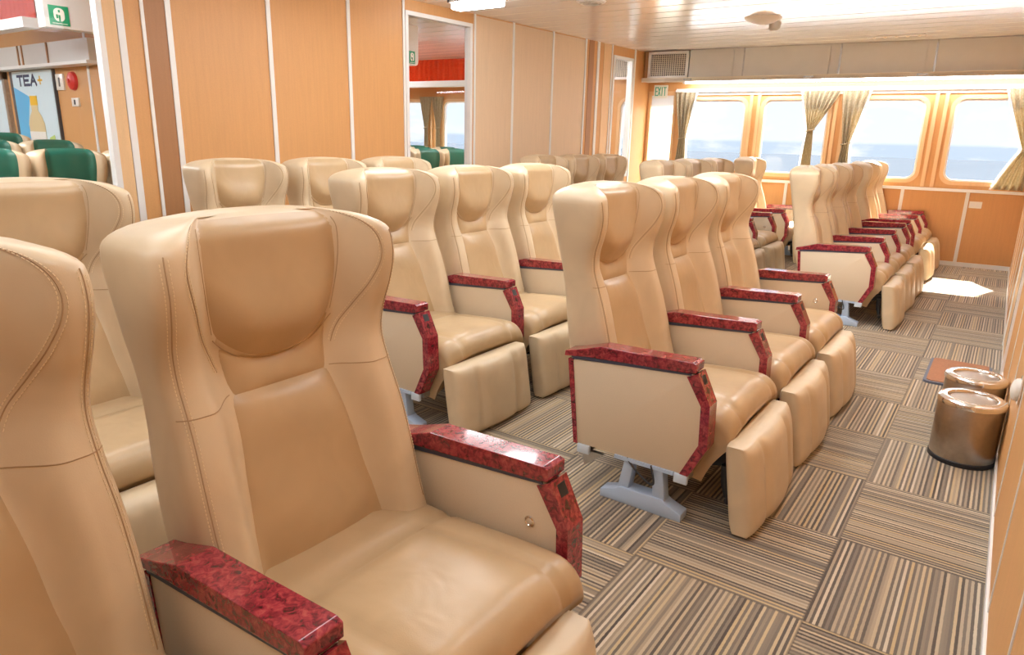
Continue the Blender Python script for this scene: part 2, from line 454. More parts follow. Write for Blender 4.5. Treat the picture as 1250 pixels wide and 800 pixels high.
def seam_mesh():
    mb = MB()
    for s in (1, -1):
        mb.tube([lift(front(s*u, z), .0004) for u, z in curve_pts(TEAR, 40)], .0012, 5)
        mb.tube([lift(front(s*u, .735 + .006 * (u - .5)), .0004) for u in np.linspace(.47, .985, 16)], .0012, 5)
        mb.tube([lift(front(s*.93, z), .0006) for z in np.linspace(.40, ZT - .04, 60)], .0014, 5)
    def E(a, t):
        zb = pad_zb(a); z = zb + (ZT - .020 - zb) * t
        return lift(front(a * (.578 - .05 * (1 - t) ** 2), z), .0006)
    for s in (1, -1): mb.tube([E(s, t) for t in np.linspace(0, 1, 30)], .0011, 5)
    mb.tube([lift((lambda p: (p[0], p[1], p[2] - .012))(E(a, 0)), .002) for a in np.linspace(-1, 1, 34)], .0011, 5)
    return mb.mesh('seam', M['seam'], 60)
def stitch_mesh(s, kind):
    mb = MB()
    def run(f, n):
        pts = [Vector(f(i / n)) for i in range(n + 1)]
        acc = 0; step = .0075; dash = .0050; d = 0
        i = 0; L_ = [0]
        for a, b in zip(pts, pts[1:]): L_.append(L_[-1] + (b - a).length)
        def at(q):
            k = max(0, min(len(L_) - 2, int(np.searchsorted(L_, q)) - 1)); h = (q - L_[k]) / max(1e-9, L_[k + 1] - L_[k]); return pts[k].lerp(pts[k + 1], h)
        q = 0
        while q + dash < L_[-1]:
            a, b = at(q), at(q + dash); m = (a + b) / 2 + Vector((.0008, 0, 0))
            mb.tube([a, m, b], .0009, 4); q += step
    if kind == 'edge':
        for du in (-.022, .022):
            run(lambda t: lift(front(s * (.93 + du), .41 + (ZT - .045 - .41) * t), .0008), 90)
    else:
        tp = curve_pts(TEAR, 60)
        for du in (-.018, .020):
            run(lambda t: lift(front(s * (tp[int(t * 60)][0] + du), tp[int(t * 60)][1] - du * .12), .0008), 60)
    return mb.mesh('stitching', M['thread'], 80)
def cushion_mesh():
    mb = MB(); nu, nv = 40, 34
    def top(a, x):
        """height of the cushion, a in -1..1 across"""
        h = .420 + .016 * sstep(.2, .5, x) + .010 * (1 - abs(a) ** 2.5)
        h -= .012 * math.exp(-((x - .235) / .010) ** 2)
        gx = .62 + .06 * (x - .25)
        if x > .235: h -= .013 * math.exp(-((abs(a) - gx) / .030) ** 2) ; h += .006 * sstep(gx, gx - .2, abs(a))
        return h
    def ring(a):
        w = .280; y = a * w; pr = max(0, 1 - abs(a) ** 9) ** .5
        pts = []
        for i in range(18): 
            x = .07 + (.53 - .07) * i / 17; pts.append((x, y, .33 + (top(a, x) - .33) * (.55 + .45 * pr)))
        z1 = pts[-1][2]; gx = .64; dn = .010 * math.exp(-((abs(a) - gx) / .035) ** 2)
        for k in range(1, 9):
            t = PI / 2 * k / 8; pts.append((.53 + (.082 - dn) * math.sin(t) * (.8 + .2 * pr), y, z1 - .075 * (1 - math.cos(t))))
        x1, _, z2 = pts[-1]
        for k in range(1, 8):
            t = k / 7; pts.append((x1 - .075 * t - .01 * math.sin(PI * t) - .0, y, z2 - .135 * t))
        pts.append((.40, y, .20)); pts.append((.07, y, .215))
        return pts
    R_ = [ring(math.copysign(1 - (1 - abs(a)) ** 1.6, a)) for a in np.linspace(-1, 1, nu)]
    n = len(R_[0]); vs = [p for r in R_ for p in r]; fs = []
    for i in range(nu - 1):
        for j in range(n): fs.append((i*n + j, (i+1)*n + j, (i+1)*n + (j+1) % n, i*n + (j+1) % n))
    fs += [tuple(range(n)), tuple(range((nu-1)*n, nu*n))[::-1]]
    mb.add(vs, fs)
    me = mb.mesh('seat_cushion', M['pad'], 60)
    sm = MB()
    def tz(a, x): return (x, a * .28, .33 + (top(a, x) - .33) * (.55 + .45 * max(0, 1 - abs(a) ** 9) ** .5) + .0006)
    sm.tube([tz(a, .235) for a in np.linspace(-.96, .96, 40)], .0014, 5)
    for s in (1, -1):
        sm.tube([tz(s * (.62 + .06 * (x - .25)), x) for x in np.linspace(.235, .53, 24)], .0014, 5)
    return me, sm.mesh('cushion_seam', M['seam'], 60)
def footrest_mesh():
    W = .262; mb = MB(); nu, nv = 34, 26
    def F(s, t):       # front face: s across, t up
        a = -1 + 2 * s; a = math.copysign(1 - (1 - abs(a)) ** 1.5, a)
        b = -1 + 2 * t; b = math.copysign(1 - (1 - abs(b)) ** 1.5, b)
        prof = (max(0, 1 - abs(a) ** 5) * max(0, 1 - abs(b) ** 6)) ** .5
        g = .022 * math.exp(-((abs(a) - .50) / .045) ** 2) * prof
        z = .160 + b * .150; xs = .640 + (.690 - .640) * (1 - (b + 1) / 2) * .9
        th = .018 + .044 * prof - g + .006 * math.cos(a * 4.5) * prof
        return (xs + th, a * W, z)
    def B(s, t):
        p = F(s, t); a = -1 + 2 * s; a = math.copysign(1 - (1 - abs(a)) ** 1.5, a)
        b = -1 + 2 * t; b = math.copysign(1 - (1 - abs(b)) ** 1.5, b)
        prof = (max(0, 1 - abs(a) ** 8) * max(0, 1 - abs(b) ** 8)) ** .5
        xs = .640 + (.690 - .640) * (1 - (b + 1) / 2) * .9
        return (xs - .030 - .022 * prof, p[1], p[2])
    mb.grid(F, nu, nv); mb.grid(B, nu, nv, flip=True)
    e = []
    for P in [lambda t: (0, t), lambda t: (1, t)]:
        mb.grid(lambda q, r, P=P: tuple(F(*P(r))[i] * (1 - q) + B(*P(r))[i] * q for i in range(3)), 4, nv)
    for P in [lambda t: (t, 0), lambda t: (t, 1)]:
        mb.grid(lambda q, r, P=P: tuple(F(*P(r))[i] * (1 - q) + B(*P(r))[i] * q for i in range(3)), 4, nu)
    bm_me = mb.mesh('footrest', M['leather'], 70)
    sm = MB()
    for s in (1, -1):
        q = (s * .50 + 1) / 2
        def inv(a): return (math.copysign(1 - (1 - abs(a)) ** (1 / 1.5), a) + 1) / 2
        sm.tube([lift(F(inv(s * .5), t), .0006) for t in np.linspace(.05, .95, 30)], .0014, 5)
    return bm_me, sm.mesh('footrest_seam', M['seam'], 60)
# armrest: polygon in x-z, thickness centred on y=0
ARM = [(.030, .490), (.486, .531), (.496, .530), (.546, .437), (.551, .290), (.497, .178), (.066, .178)]
def armrest_meshes():
    out = {}
    t = .030
    mb = MB(); mb.prism(ARM, -t, t, bev=.002); out['armrest'] = mb.mesh('armrest', M['panel'])
    tr = MB()
    band_o = [(.499, .537), (.5475, .437), (.5525, .289), (.4975, .176)]
    band_i = [(.463, .520), (.518, .430), (.5225, .296), (.468, .178)]
    for i in range(3):
        tr.prism([band_o[i], band_o[i + 1], band_i[i + 1], band_i[i]], -t - .003, t + .003)
    out['wood_trim'] = tr.mesh('wood_trim', M['burl'], 20, False)
    tr = MB(); tr.prism([(.022, .492), (.042, .492), (.076, .176), (.060, .176)], -t - .003, t + .003); out['rear_trim'] = tr.mesh('rear_trim', M['burl'], 20, False)
    cp = MB()
    cp.prism([(.008, .500), (.010, .520), (.060, .532), (.150, .560), (.30, .564), (.478, .571), (.492, .566), (.492, .538), (.470, .533), (.10, .512)], -.036, .036, bev=.002, seg=2)
    out['armrest_cap'] = cp.mesh('armrest_cap', M['burl'], 14)
    gp = MB(); gp.prism([(.035, .494), (.035, .505), (.10, .515), (.470, .537), (.480, .526)], -.032, .032); out['gap_shade'] = gp.mesh('gap_shade', M['navy'])  # dark filler standing for the shaded gap under the cap
    la = MB()   # square catch let into the sloping front face
    p0 = Vector((.499, 0, .537)); d = Vector((.5475 - .499, 0, .437 - .537)).normalized(); nrm = Vector((-d.z, 0, d.x))
    if nrm.x < 0: nrm = -nrm
    def q(a, y, h): v = p0 + d * a + nrm * h; return (v.x, y, v.z)
    vs = [q(a, y, h) for h in (-.004, .0006) for a, y in ((.012, -.015), (.012, .015), (.042, .015), (.042, -.015))]
    la.add(vs, [(0,3,2,1),(4,5,6,7),(0,1,5,4),(1,2,6,5),(2,3,7,6),(3,0,4,7)])
    out['latch'] = la.mesh('latch', M['black'])
    bt = MB(); bt.lathe([(.0, .000), (.013, .000), (.013, .004), (.010, .006), (.008, .004), (.0, .005)], 24, axis='y'); out['recline_button'] = bt.mesh('recline_button', M['chrome'])
    return out
def pedestal_mesh():
    mb = MB()
    mb.prism([(.192, .0), (.500, .0), (.500, .030), (.445, .048), (.425, .062), (.268, .062), (.250, .048), (.192, .030)], -.030, .030, bev=.004)
    mb.prism([(.255, .05), (.298, .05), (.312, .165), (.276, .165)], -.022, .022, bev=.004)
    mb.prism([(.388, .05), (.436, .05), (.420, .165), (.384, .165)], -.022, .022, bev=.004)
    mb.box((.24, -.03, .165), (.46, .03, .178))
    return mb.mesh('pedestal', M['blue'])
PITCH = .64
def small_meshes():
    o = {}
    m = MB(); m.box((.082, -PITCH/2, .150), (.122, PITCH/2 - .034, .176)); o['rear_rail'] = m.mesh('rear_rail', M['steel'])
    m = MB(); m.box((.455, -PITCH/2, .150), (.492, PITCH/2 - .034, .176)); o['front_rail'] = m.mesh('front_rail', M['steel'])
    m = MB(); m.rbox((.076, -.012, .143), (.126, .003, .177), .003); o['rear_cap'] = m.mesh('end_cap', M['bluecap'])
    m = MB(); m.rbox((.449, -.012, .143), (.497, .003, .177), .003); o['front_cap'] = m.mesh('end_cap', M['bluecap'])
    m = MB(); m.prism([(.085, .150), (.175, .150), (.100, .088)], -.004, .012); o['bracket'] = m.mesh('bracket', M['steel'])
    m = MB(); m.box((.10, -.26, .172), (.48, .26, .222)); o['seat_pan'] = m.mesh('seat_pan', M['black'])
    m = MB(); m.prism([(.47, .20), (.52, .205), (.615, .245), (.635, .23), (.640, .10), (.615, .10), (.60, .19), (.52, .17)], -.012, .012, bev=.002); o['footrest_hinge'] = m.mesh('footrest_hinge', M['black'])
    m = MB(); m.tube([(.585, 0, .20), (.590, 0, .13), (.60, 0, .085)], [.016, .015, .010], 12); m.lathe([(0, .0), (.008, 0), (.010, .012), (.006, .02), (0, .02)], 12, (.602, 0, .062)); o['gas_strut'] = m.mesh('gas_strut', M['black'])
    m = MB(); m.tube([(.275 + .06 * math.sin(t * 3.1) + .09 * t, -.01 - .02 * math.sin(t * 3), .178 - .062 * math.sin(PI * t) ** .8) for t in np.linspace(0, 1, 24)], .0035, 8); o['cable'] = m.mesh('cable', M['black'])
    return o
SEATM = dict(backrest=backrest_mesh(), headrest_pad=headpad_mesh(), lumbar_pad=lumbar_mesh(), neck_strip=neck_mesh(), seam=seam_mesh(), stitching=[stitch_mesh(a, b) for a in (1, -1) for b in ('edge', 'tear')])
SEATM['seat_cushion'], SEATM['cushion_seam'] = cushion_mesh()
SEATM['footrest'], SEATM['footrest_seam'] = footrest_mesh()
SEATM.update(armrest_meshes()); SEATM['pedestal'] = pedestal_mesh(); SEATM.update(small_meshes())

def armrest(root, y, button=0):
    a = link('armrest', SEATM['armrest'], root, (0, y, 0))
    link('wood_trim', SEATM['wood_trim'], a); link('rear_trim', SEATM['rear_trim'], a); link('armrest_cap', SEATM['armrest_cap'], a); link('gap_shade', SEATM['gap_shade'], a); link('latch', SEATM['latch'], a)
    if button:
        b = link('recline_button', SEATM['recline_button'], a, (.447, button * .030, .425), (0, 0, PI if button < 0 else 0)); b['label'] = 'round chrome recline button'
    return a
def seat(label, loc, group, right_arm=False, ped_first=False, ped_last=False, detail=True):
    t = thing('reclining_seat', label, 'seat', loc, 0.0, group)
    b = link('backrest', SEATM['backrest'], t)
    for n in ('headrest_pad', 'lumbar_pad', 'neck_strip', 'seam'): link(n, SEATM[n], b)
    if detail:
        for me in SEATM['stitching']: link('stitching', me, b)
    c = link('seat_cushion', SEATM['seat_cushion'], t, (0, 0, -.042)); link('seam', SEATM['cushion_seam'], c)
    f = link('footrest', SEATM['footrest'], t, (0, -.065, 0)); link('seam', SEATM['footrest_seam'], f)
    for s in (-.17, .17): link('footrest_hinge', SEATM['footrest_hinge'], t, (0, s - .03, 0))
    link('gas_strut', SEATM['gas_strut'], t, (0, -.235, 0))
    link('seat_pan', SEATM['seat_pan'], t)
    rr = link('rear_rail', SEATM['rear_rail'], t); fr = link('front_rail', SEATM['front_rail'], t)
    armrest(t, -PITCH/2, 0)
    if right_arm: armrest(t, PITCH/2, -1)
    if ped_first:
        link('pedestal', SEATM['pedestal'], t, (-.012, -PITCH/2 - .005, 0)); link('cable', SEATM['cable'], t, (0, -PITCH/2 - .02, 0))
        link('end_cap', SEATM['rear_cap'], rr, (0, -PITCH/2 - .022, 0)); link('end_cap', SEATM['front_cap'], fr, (0, -PITCH/2 - .022, 0))
        link('bracket', SEATM['bracket'], t, (0, -PITCH/2 - .01, 0))
    if ped_last: link('pedestal', SEATM['pedestal'], t, (0, PITCH/2 - .05, 0))
    return t
ROWX = {'aisle': -1.2, 'middle': -2.4, 'wall': -3.6}
ROWNAME = {'aisle': 'aisle-side file', 'middle': 'middle file', 'wall': 'file along the wood panelled wall'}
ORD = ['first', 'second', 'third']
def block(row, y0, n, where, labels=None, pitch=PITCH, sc=1.0, back=None):
    for i in range(n):
        lab = (labels or {}).get(i) or f'tan leather recliner, {ORD[i]} seat of the {where}'
        o = seat(lab, (ROWX[row], y0 + pitch * (i + .5), 0), 'tan leather reclining seats', right_arm=(i == n - 1), ped_first=(i == 0), ped_last=(i == n - 1), detail=y0 < 4); o.scale = (1, sc, 1)
        if back:
            for ch in o.children:
                if ch.name.startswith('backrest'): ch.location = (back[0], back[1], 0)
                if ch.name.startswith('armrest'): ch.location.z = -.030 if ch.location.y < 0 else -.012
block('aisle', -.118, 2, 'pair', {0: 'tan recliner cut by the picture edge, its wing beside the large front recliner',
                                 1: 'large tan recliner in front, chrome button on its inner armrest panel'}, pitch=.66, sc=1.01, back=(-.014, -.008))
block('aisle', 2.07, 3, 'aisle block opposite the bins', {0: 'tan recliner with full beige side panel and pale blue pedestal, facing the carpet aisle',
      1: 'tan aisle recliner between two others, opposite the steel bins', 2: 'tan aisle recliner opposite the bins, last before the gap'})
block('aisle', 5.33, 3, 'second aisle block, beyond the bins')
block('aisle', 7.62, 2, 'aisle pair under the front windows', pitch=.60, sc=.93)
block('middle', .55, 1, '', {0: 'tan recliner behind the large front recliner, green seats above it'})
block('middle', 2.07, 3, 'first full middle-file block')
block('middle', 5.33, 3, 'middle-file block in front of the exit sign')
block('middle', 7.75, 1, '', {0: 'tan recliner in the middle file against the front windows'})
block('wall', 2.07, 3, 'file under the plain orange wood panels')
block('wall', 5.33, 3, 'file under the lit panels near the narrow opening')

# ------------------------------------------------------------------ the cabin
CZ = 2.31
XR = .155
def wy(x): return 8.93 + .07 * (x - .15)              # front (window) wall line
WD = Vector((1, .07, 0)).normalized(); WANG = math.atan(.07)
def wl(s, d, z): return Vector((0, wy(0), 0)) + WD * s + Vector((.07, -1, 0)).normalized() * d + Vector((0, 0, z))   # d = towards the room
def px_(y): return -4.27 + (y - 4.3) * .0625            # left partition line
PD = Vector((.0625, 1, 0)).normalized(); PANG = math.atan2(1, .0625) - PI / 2
def pl(y, d, z):
    return Vector((px_(y), y, z)) + Vector((1, -.0625, 0)).normalized() * d       # d = towards this cabin

mb = MB(); mb.box((-12.5, -2.6, -.05), (.4, 9.4, 0)); struct('floor', mb, M['carpet'], smooth=False)
mb = MB(); y = -2.6
mb.box((-12.5, -2.6, CZ + .006), (.4, 9.4, CZ + .06), 1)
while y < 9.3:
    mb.rbox((-12.5, y + .005, CZ), (.4, y + .255, CZ + .012), .004, 0, 1); y += .26
struct('ceiling', mb, [M['ceil'], M['gap']], angle=20)

# right wall
mb = MB(); mb.box((XR, -2.6, 0), (XR + .05, 9.2, CZ)); wr = struct('wall_right', mb, M['wood'], smooth=False)
for yy in (.83, 1.45, 2.07, 2.69, 3.31, 3.93, 5.75, 6.4, 7.05, 7.7, 8.35):
    mb = MB(); mb.box((XR - .003, yy - .006, .0), (XR + .002, yy + .006, CZ)); struct('trim_1', mb, M['white'])
mb = MB(); mb.rbox((XR - .008, -2.6, 0), (XR + .001, 9.0, .035), .002); struct('baseboard_right', mb, M['white'])
mb = MB(); mb.box((XR - .012, 4.62, 0), (XR + .002, 4.67, 2.0)); mb.box((XR - .012, 5.42, 0), (XR + .002, 5.47, 2.0)); mb.box((XR - .012, 4.62, 2.0), (XR + .002, 5.47, 2.05))
dr = struct('door_2', mb, M['white']); 
mb = MB(); mb.box((XR - .006, 4.67, .01), (XR + .001, 5.42, 2.0)); obj('door_leaf', mb, M['woodlight'], dr)
mb = MB(); mb.box((XR - .010, 4.74, .15), (XR - .004, 4.80, 1.6)); obj('vent_slot', mb, M['darkframe'], dr)
t = thing('door_stop', 'white rounded knob fixed low on the wood wall beside the steel bins', 'door stop', (XR, 2.81, .458))
mb = MB(); mb.lathe([(0, .002), (.038, .002), (.040, -.006), (.038, -.018), (.028, -.027), (.012, -.031), (0, -.032)], 32, axis='x'); obj('knob', mb, M['plate'], t)
mb = MB(); mb.lathe([(.044, 0), (.052, -.002), (.052, -.006), (.044, -.008)], 32, axis='x'); obj('base_ring', mb, M['chrome'], t)
# wall behind the camera
mb = MB(); mb.box((-12.5, -2.65, 0), (.4, -2.6, CZ)); struct('wall_back', mb, M['woodlight'], smooth=False)
mb = MB(); mb.box((-12.55, -2.6, 0), (-12.5, 9.4, CZ)); struct('wall_far_side', mb, M['woodlight'], smooth=False)

# front wall with rounded window openings
WZ0, WZ1 = .895, 1.745
WINS = [(-3.47, -2.745), (-2.545, -1.82), (-1.59, -.862), (-.608, .12), (-5.95, -5.2), (-7.27, -6.52), (-8.35, -7.62), (-9.5, -8.75), (-4.37, -4.10)]
def wpos(x): return x / WD.x                           # along-wall coordinate of world x
def rounded(x0, x1, z0, z1, r, n=8):
    pts = []
    for cx, cz, a0 in ((x1 - r, z1 - r, 0), (x0 + r, z1 - r, PI/2), (x0 + r, z0 + r, PI), (x1 - r, z0 + r, 3*PI/2)):
        for k in range(n + 1): a = a0 + PI/2 * k / n; pts.append((cx + r * math.cos(a), cz + r * math.sin(a)))
    return pts
def outer_match(x0, x1, z0, z1, n=8):
    pts = []
    m = n // 2
    for (cx, cz), (ax, az), (bx, bz) in (((x1, z1), (x1, (z0+z1)/2), ((x0+x1)/2, z1)), ((x0, z1), ((x0+x1)/2, z1), (x0, (z0+z1)/2)),
                                       ((x0, z0), (x0, (z0+z1)/2), ((x0+x1)/2, z0)), ((x1, z0), ((x0+x1)/2, z0), (x1, (z0+z1)/2))):
        for k in range(n + 1):
            t = k / n
            if t <= .5: f = .6 + .4 * (t / .5); pts.append((ax + (cx - ax) * f, az + (cz - az) * f))
            else: f = (t - .5) / .5 * .4; pts.append((cx + (bx - cx) * f, cz + (bz - cz) * f))
    return pts
def ring_prism(mb, outer, inner, d0, d1, mi=0):
    n = len(outer); vs = []
    for d in (d0, d1):
        vs += [wl(p[0], d, p[1]) for p in outer] + [wl(p[0], d, p[1]) for p in inner]
    fs = []
    for i in range(n):
        j = (i + 1) % n
        fs += [(i, j, n + j, n + i), (2*n + i, 3*n + i, 3*n + j, 2*n + j), (n + i, n + j, 3*n + j, 3*n + i), (i, 2*n + i, 2*n + j, j)]
    mb.add(vs, fs, mi)
def wbox(mb, s0, s1, d0, d1, z0, z1, mi=0):
    vs = [wl(s, d, z) for z in (z0, z1) for s, d in ((s0, d0), (s1, d0), (s1, d1), (s0, d1))]
    mb.add(vs, [(0,3,2,1),(4,5,6,7),(0,1,5,4),(1,2,6,5),(2,3,7,6),(3,0,4,7)], mi)
mb = MB(); TH = .06
DOOR = (-4.0 + .02, -3.62)
zA, zB = .80, 1.85
cells = sorted(WINS)
s_l, s_r = wpos(-12.5), wpos(.2)
wbox(mb, s_l, s_r, -TH, 0, zB, CZ); wbox(mb, s_l, wpos(DOOR[0]), -TH, 0, 0, zA); wbox(mb, wpos(DOOR[1]), s_r, -TH, 0, 0, zA)
cur = s_l
for x0, x1 in cells:
    a, b = wpos(x0) - .045, wpos(x1) + .045
    if cur < wpos(DOOR[0]) and a > wpos(DOOR[0]):
        wbox(mb, cur, wpos(DOOR[0]), -TH, 0, zA, zB); cur = wpos(DOOR[1])
    if a > cur: wbox(mb, cur, a, -TH, 0, zA, zB)
    ring_prism(mb, outer_match(a, b, zA, zB), rounded(wpos(x0), wpos(x1), WZ0, WZ1, .10), -TH, 0); cur = b
wbox(mb, cur, s_r, -TH, 0, zA, zB)
wf = struct('wall_front', mb, M['wood'], smooth=False)
for i, (x0, x1) in enumerate(WINS):
    mb = MB(); a, b = wpos(x0), wpos(x1)
    ring_prism(mb, rounded(a - .034, b + .034, WZ0 - .034, WZ1 + .034, .125), rounded(a + .004, b - .004, WZ0 + .004, WZ1 - .004, .098), -.012, .014)
    w = struct(f'window_{i + 1}', mb, M['woodlight'])
    mb = MB(); ring_prism(mb, rounded(a + .003, b - .003, WZ0 + .003, WZ1 - .003, .099), rounded(a + .022, b - .022, WZ0 + .022, WZ1 - .022, .085), -.05, -.004)
    obj('window_frame', mb, M['white'], w)
    mb = MB(); q = rounded(a + .01, b - .01, WZ0 + .01, WZ1 - .01, .09); n = len(q)
    mb.add([wl(p[0], -.028, p[1]) for p in q] + [wl(p[0], -.034, p[1]) for p in q], [tuple(range(n)), tuple(range(2*n - 1, n - 1, -1))] + [(k, (k+1) % n, n + (k+1) % n, n + k) for k in range(n)])
    obj('pane', mb, M['glass'], w)
# pilaster battens between the windows
k = 1
for xx in (-2.645, -1.705, -.735, -6.25, -7.45):
    for dx in (-.045, .045):
        k += 1; mb = MB(); s = wpos(xx + dx); wbox(mb, s - .018, s + .018, -.002, .022, .83, 1.80); struct(f'trim_{k}', mb, M['woodlight'])
# sill, wainscot strips, baseboard
mb = MB(); wbox(mb, wpos(DOOR[1]) + .02, s_r - .03, 0, .05, .792, .822); struct('trim_14', mb, M['white'])
for j, xx in enumerate((-.343, -.955, -1.567, -2.18, -2.79, -3.4)):
    mb = MB(); s = wpos(xx); wbox(mb, s - .017, s + .017, 0, .010, .03, .79); struct(f'trim_{15 + j}', mb, M['white'])
mb = MB(); wbox(mb, wpos(DOOR[1]) + .02, s_r - .03, 0, .012, 0, .045); struct('baseboard_front', mb, M['white'])
# door under the exit sign; panel made translucent so daylight makes it glow
mb = MB(); a, b = wpos(DOOR[0]), wpos(DOOR[1])
wbox(mb, a, a + .03, -.05, .012, 0, 1.85); wbox(mb, b - .03, b, -.05, .012, 0, 1.85); wbox(mb, a, b, -.05, .012, 1.80, 1.85)
d1 = struct('door_1', mb, M['woodlight'])
mb = MB(); wbox(mb, a + .03, b - .03, -.035, -.025, .0, 1.80); obj('glow_panel', mb, M['doorglow'], d1)
# wall piece over the door already covered by zB band
# rail above the windows, the lit cornice shelf and the soffit
mb = MB(); wbox(mb, wpos(-3.62), s_r - .03, .02, .05, 1.835, 1.86); wbox(mb, wpos(-3.62), s_r - .03, 0, .02, 1.80, 1.875)
struct('trim_21', mb, M['white'])
mb = MB(); SD = .19
wbox(mb, wpos(-4.01), s_r - .03, 0, SD + .05, 1.955, 1.985); wbox(mb, wpos(-4.01), s_r - .03, SD + .035, SD + .05, 1.945, 1.995)
struct('trim_22', mb, M['shelf'])
mb = MB(); wbox(mb, wpos(-3.43), s_r - .03, 0, SD - .004, 1.985, CZ); struct('trim_23', mb, M['greypanel'], smooth=False)
mb = MB(); wbox(mb, wpos(-4.0), wpos(-3.93), 0, SD - .004, 1.985, CZ); wbox(mb, wpos(-3.97), wpos(-3.43), 0, SD - .05, 1.985, CZ); struct('trim_24', mb, M['wooddark'], smooth=False)
edges = [-3.43, -2.90, -2.785, -1.86, -1.757, -.937, -.855, -.10, .10]
for j, (xa, xb) in enumerate(zip(edges, edges[1:])):
    if xb - xa < .05: continue
    mb = MB(); wbox(mb, wpos(xa) + .006, wpos(xb) - .006, SD - .004, SD + .008, 1.992, CZ - .004)
    struct(f'trim_{25 + j}', mb, M['greypanel'])
for j, xx in enumerate((-2.785, -1.757, -.855)):
    mb = MB(); wbox(mb, wpos(xx) - .009, wpos(xx) + .009, SD - .004, SD + .012, 1.992, CZ); struct(f'trim_{40 + j}', mb, M['steel'])
t = tag(link('cornice_light', None), 'long white strip light under the cream shelf over the front windows', 'strip light')
mb = MB(); wbox(mb, wpos(-3.45), s_r - .1, SD - .03, SD + .03, 1.925, 1.955); obj('lamp_diffuser', mb, M['cornice'], t)
mb = MB(); wbox(mb, wpos(-3.48), wpos(-3.45), SD - .035, SD + .034, 1.922, 1.956); wbox(mb, s_r - .1, s_r - .07, SD - .035, SD + .034, 1.922, 1.956); obj('end_piece', mb, M['white'], t)
# small grey latches on the shelf edge
for j, xx in enumerate((-3.42, -2.05, -.95)):
    t = tag(link('shelf_latch', None), 'small grey latch on the shelf lip, ' + ('below the air grille', 'below the second grey soffit panel', 'below the third grey soffit panel')[j], 'latch')
    mb = MB(); wbox(mb, wpos(xx) - .05, wpos(xx) + .05, SD + .049, SD + .056, 1.958, 1.980); obj('plate', mb, M['steel'], t)
    mb = MB(); wbox(mb, wpos(xx) - .03, wpos(xx) + .03, SD + .055, SD + .060, 1.963, 1.972); obj('slider', mb, M['greypanel'], t)
def grille(x0, x1, z0, z1, label, off=.0):
    t = tag(link('air_grille', None), label, 'vent')
    a, b = wpos(x0), wpos(x1); d = SD + off
    mb = MB()
    wbox(mb, a, a + .035, d - .05, d + .012, z0, z1); wbox(mb, b - .035, b, d - .05, d + .012, z0, z1)
    wbox(mb, a, b, d - .05, d + .012, z0, z0 + .03); wbox(mb, a, b, d - .05, d + .012, z1 - .03, z1)
    obj('grille_frame', mb, M['white'], t)
    mb = MB(); nx = max(4, int((b - a - .07) / .026)); nz = 11
    for i in range(1, nx): s = a + .035 + (b - a - .07) * i / nx; wbox(mb, s - .003, s + .003, d - .02, d + .004, z0 + .03, z1 - .03)
    for i in range(1, nz): z = z0 + .03 + (z1 - z0 - .06) * i / nz; wbox(mb, a + .035, b - .035, d - .02, d + .004, z - .003, z + .003)
    obj('grille_bars', mb, M['shelf'], t)
    mb = MB(); wbox(mb, a + .03, b - .03, d - .045, d - .040, z0 + .02, z1 - .02); obj('backing', mb, M['black'], t)
grille(-3.95, -3.44, 1.99, 2.30, 'square white air grille above the shelf, over the exit sign')
grille(-4.43, -4.10, 1.99, 2.27, 'narrow air grille seen through the narrow opening next to the front corner')
# exit sign
t = tag(link('exit_sign', None), 'white exit sign with green letters under the air grille', 'sign')
mb = MB(); a, b = wpos(-3.915), wpos(-3.735); wbox(mb, a, b, .012, .022, 1.765, 1.925); obj('sign_plate', mb, M['exitw'], t)
def stroke_text(word, s0, z0, w, h, th, d, frac=.22, gap=.3):
    G = {'E': [((0,0),(0,1)),((0,0),(1,0)),((0,.5),(.8,.5)),((0,1),(1,1))], 'X': [((0,0),(1,1)),((0,1),(1,0))], 'I': [((.5,0),(.5,1))], 'T': [((.5,0),(.5,1)),((0,1),(1,1))],
         'A': [((0,0),(.5,1)),((.5,1),(1,0)),((.2,.38),(.8,.38))], '+': [((.5,.1),(.5,.9)),((.05,.5),(.95,.5))]}
    n = len(word); cw = w / (n + gap * (n - 1)); out = []
    for i, ch in enumerate(word):
        ox = s0 + i * cw * (1 + gap)
        for (ax, az), (bx, bz) in G[ch]: out.append(((ox + ax * cw, z0 + az * h), (ox + bx * cw, z0 + bz * h)))
    return out
def strokes(mb, segs, th, place):
    """flat raised strokes; place(s, z, lift) -> world"""
    for (ax, az), (bx, bz) in segs:
        dx, dz = bx - ax, bz - az; l = math.hypot(dx, dz); ux, uz = dx / l, dz / l; ax -= ux*th/2; az -= uz*th/2; bx += ux*th/2; bz += uz*th/2
        nx, nz = -uz * th / 2, ux * th / 2
        q = [(ax + nx, az + nz), (bx + nx, bz + nz), (bx - nx, bz - nz), (ax - nx, az - nz)]
        vs = [place(s, z, 0) for s, z in q] + [place(s, z, .002) for s, z in q]
        mb.add(vs, [(0,3,2,1),(4,5,6,7),(0,1,5,4),(1,2,6,5),(2,3,7,6),(3,0,4,7)])
mb = MB(); strokes(mb, stroke_text('EXIT', a + .022, 1.80, b - a - .044, .095, .01, 0), .012, lambda s, z, h: wl(s, .022 + h, z)); obj('lettering', mb, M['teal'], t)
# switch plate on the wainscot
t = tag(link('socket_plate', None), 'white double socket plate on the orange wainscot under the last window', 'socket')
mb = MB(); a, b = wpos(-.315), wpos(-.20); wbox(mb, a, b, 0, .008, .63, .70); obj('plate', mb, M['plate'], t)
for z in (0, 1):
    mb = MB(); wbox(mb, a + .012 + z * .05, a + .05 + z * .05, .008, .011, .645, .685); obj('socket_face', mb, M['white'], t)

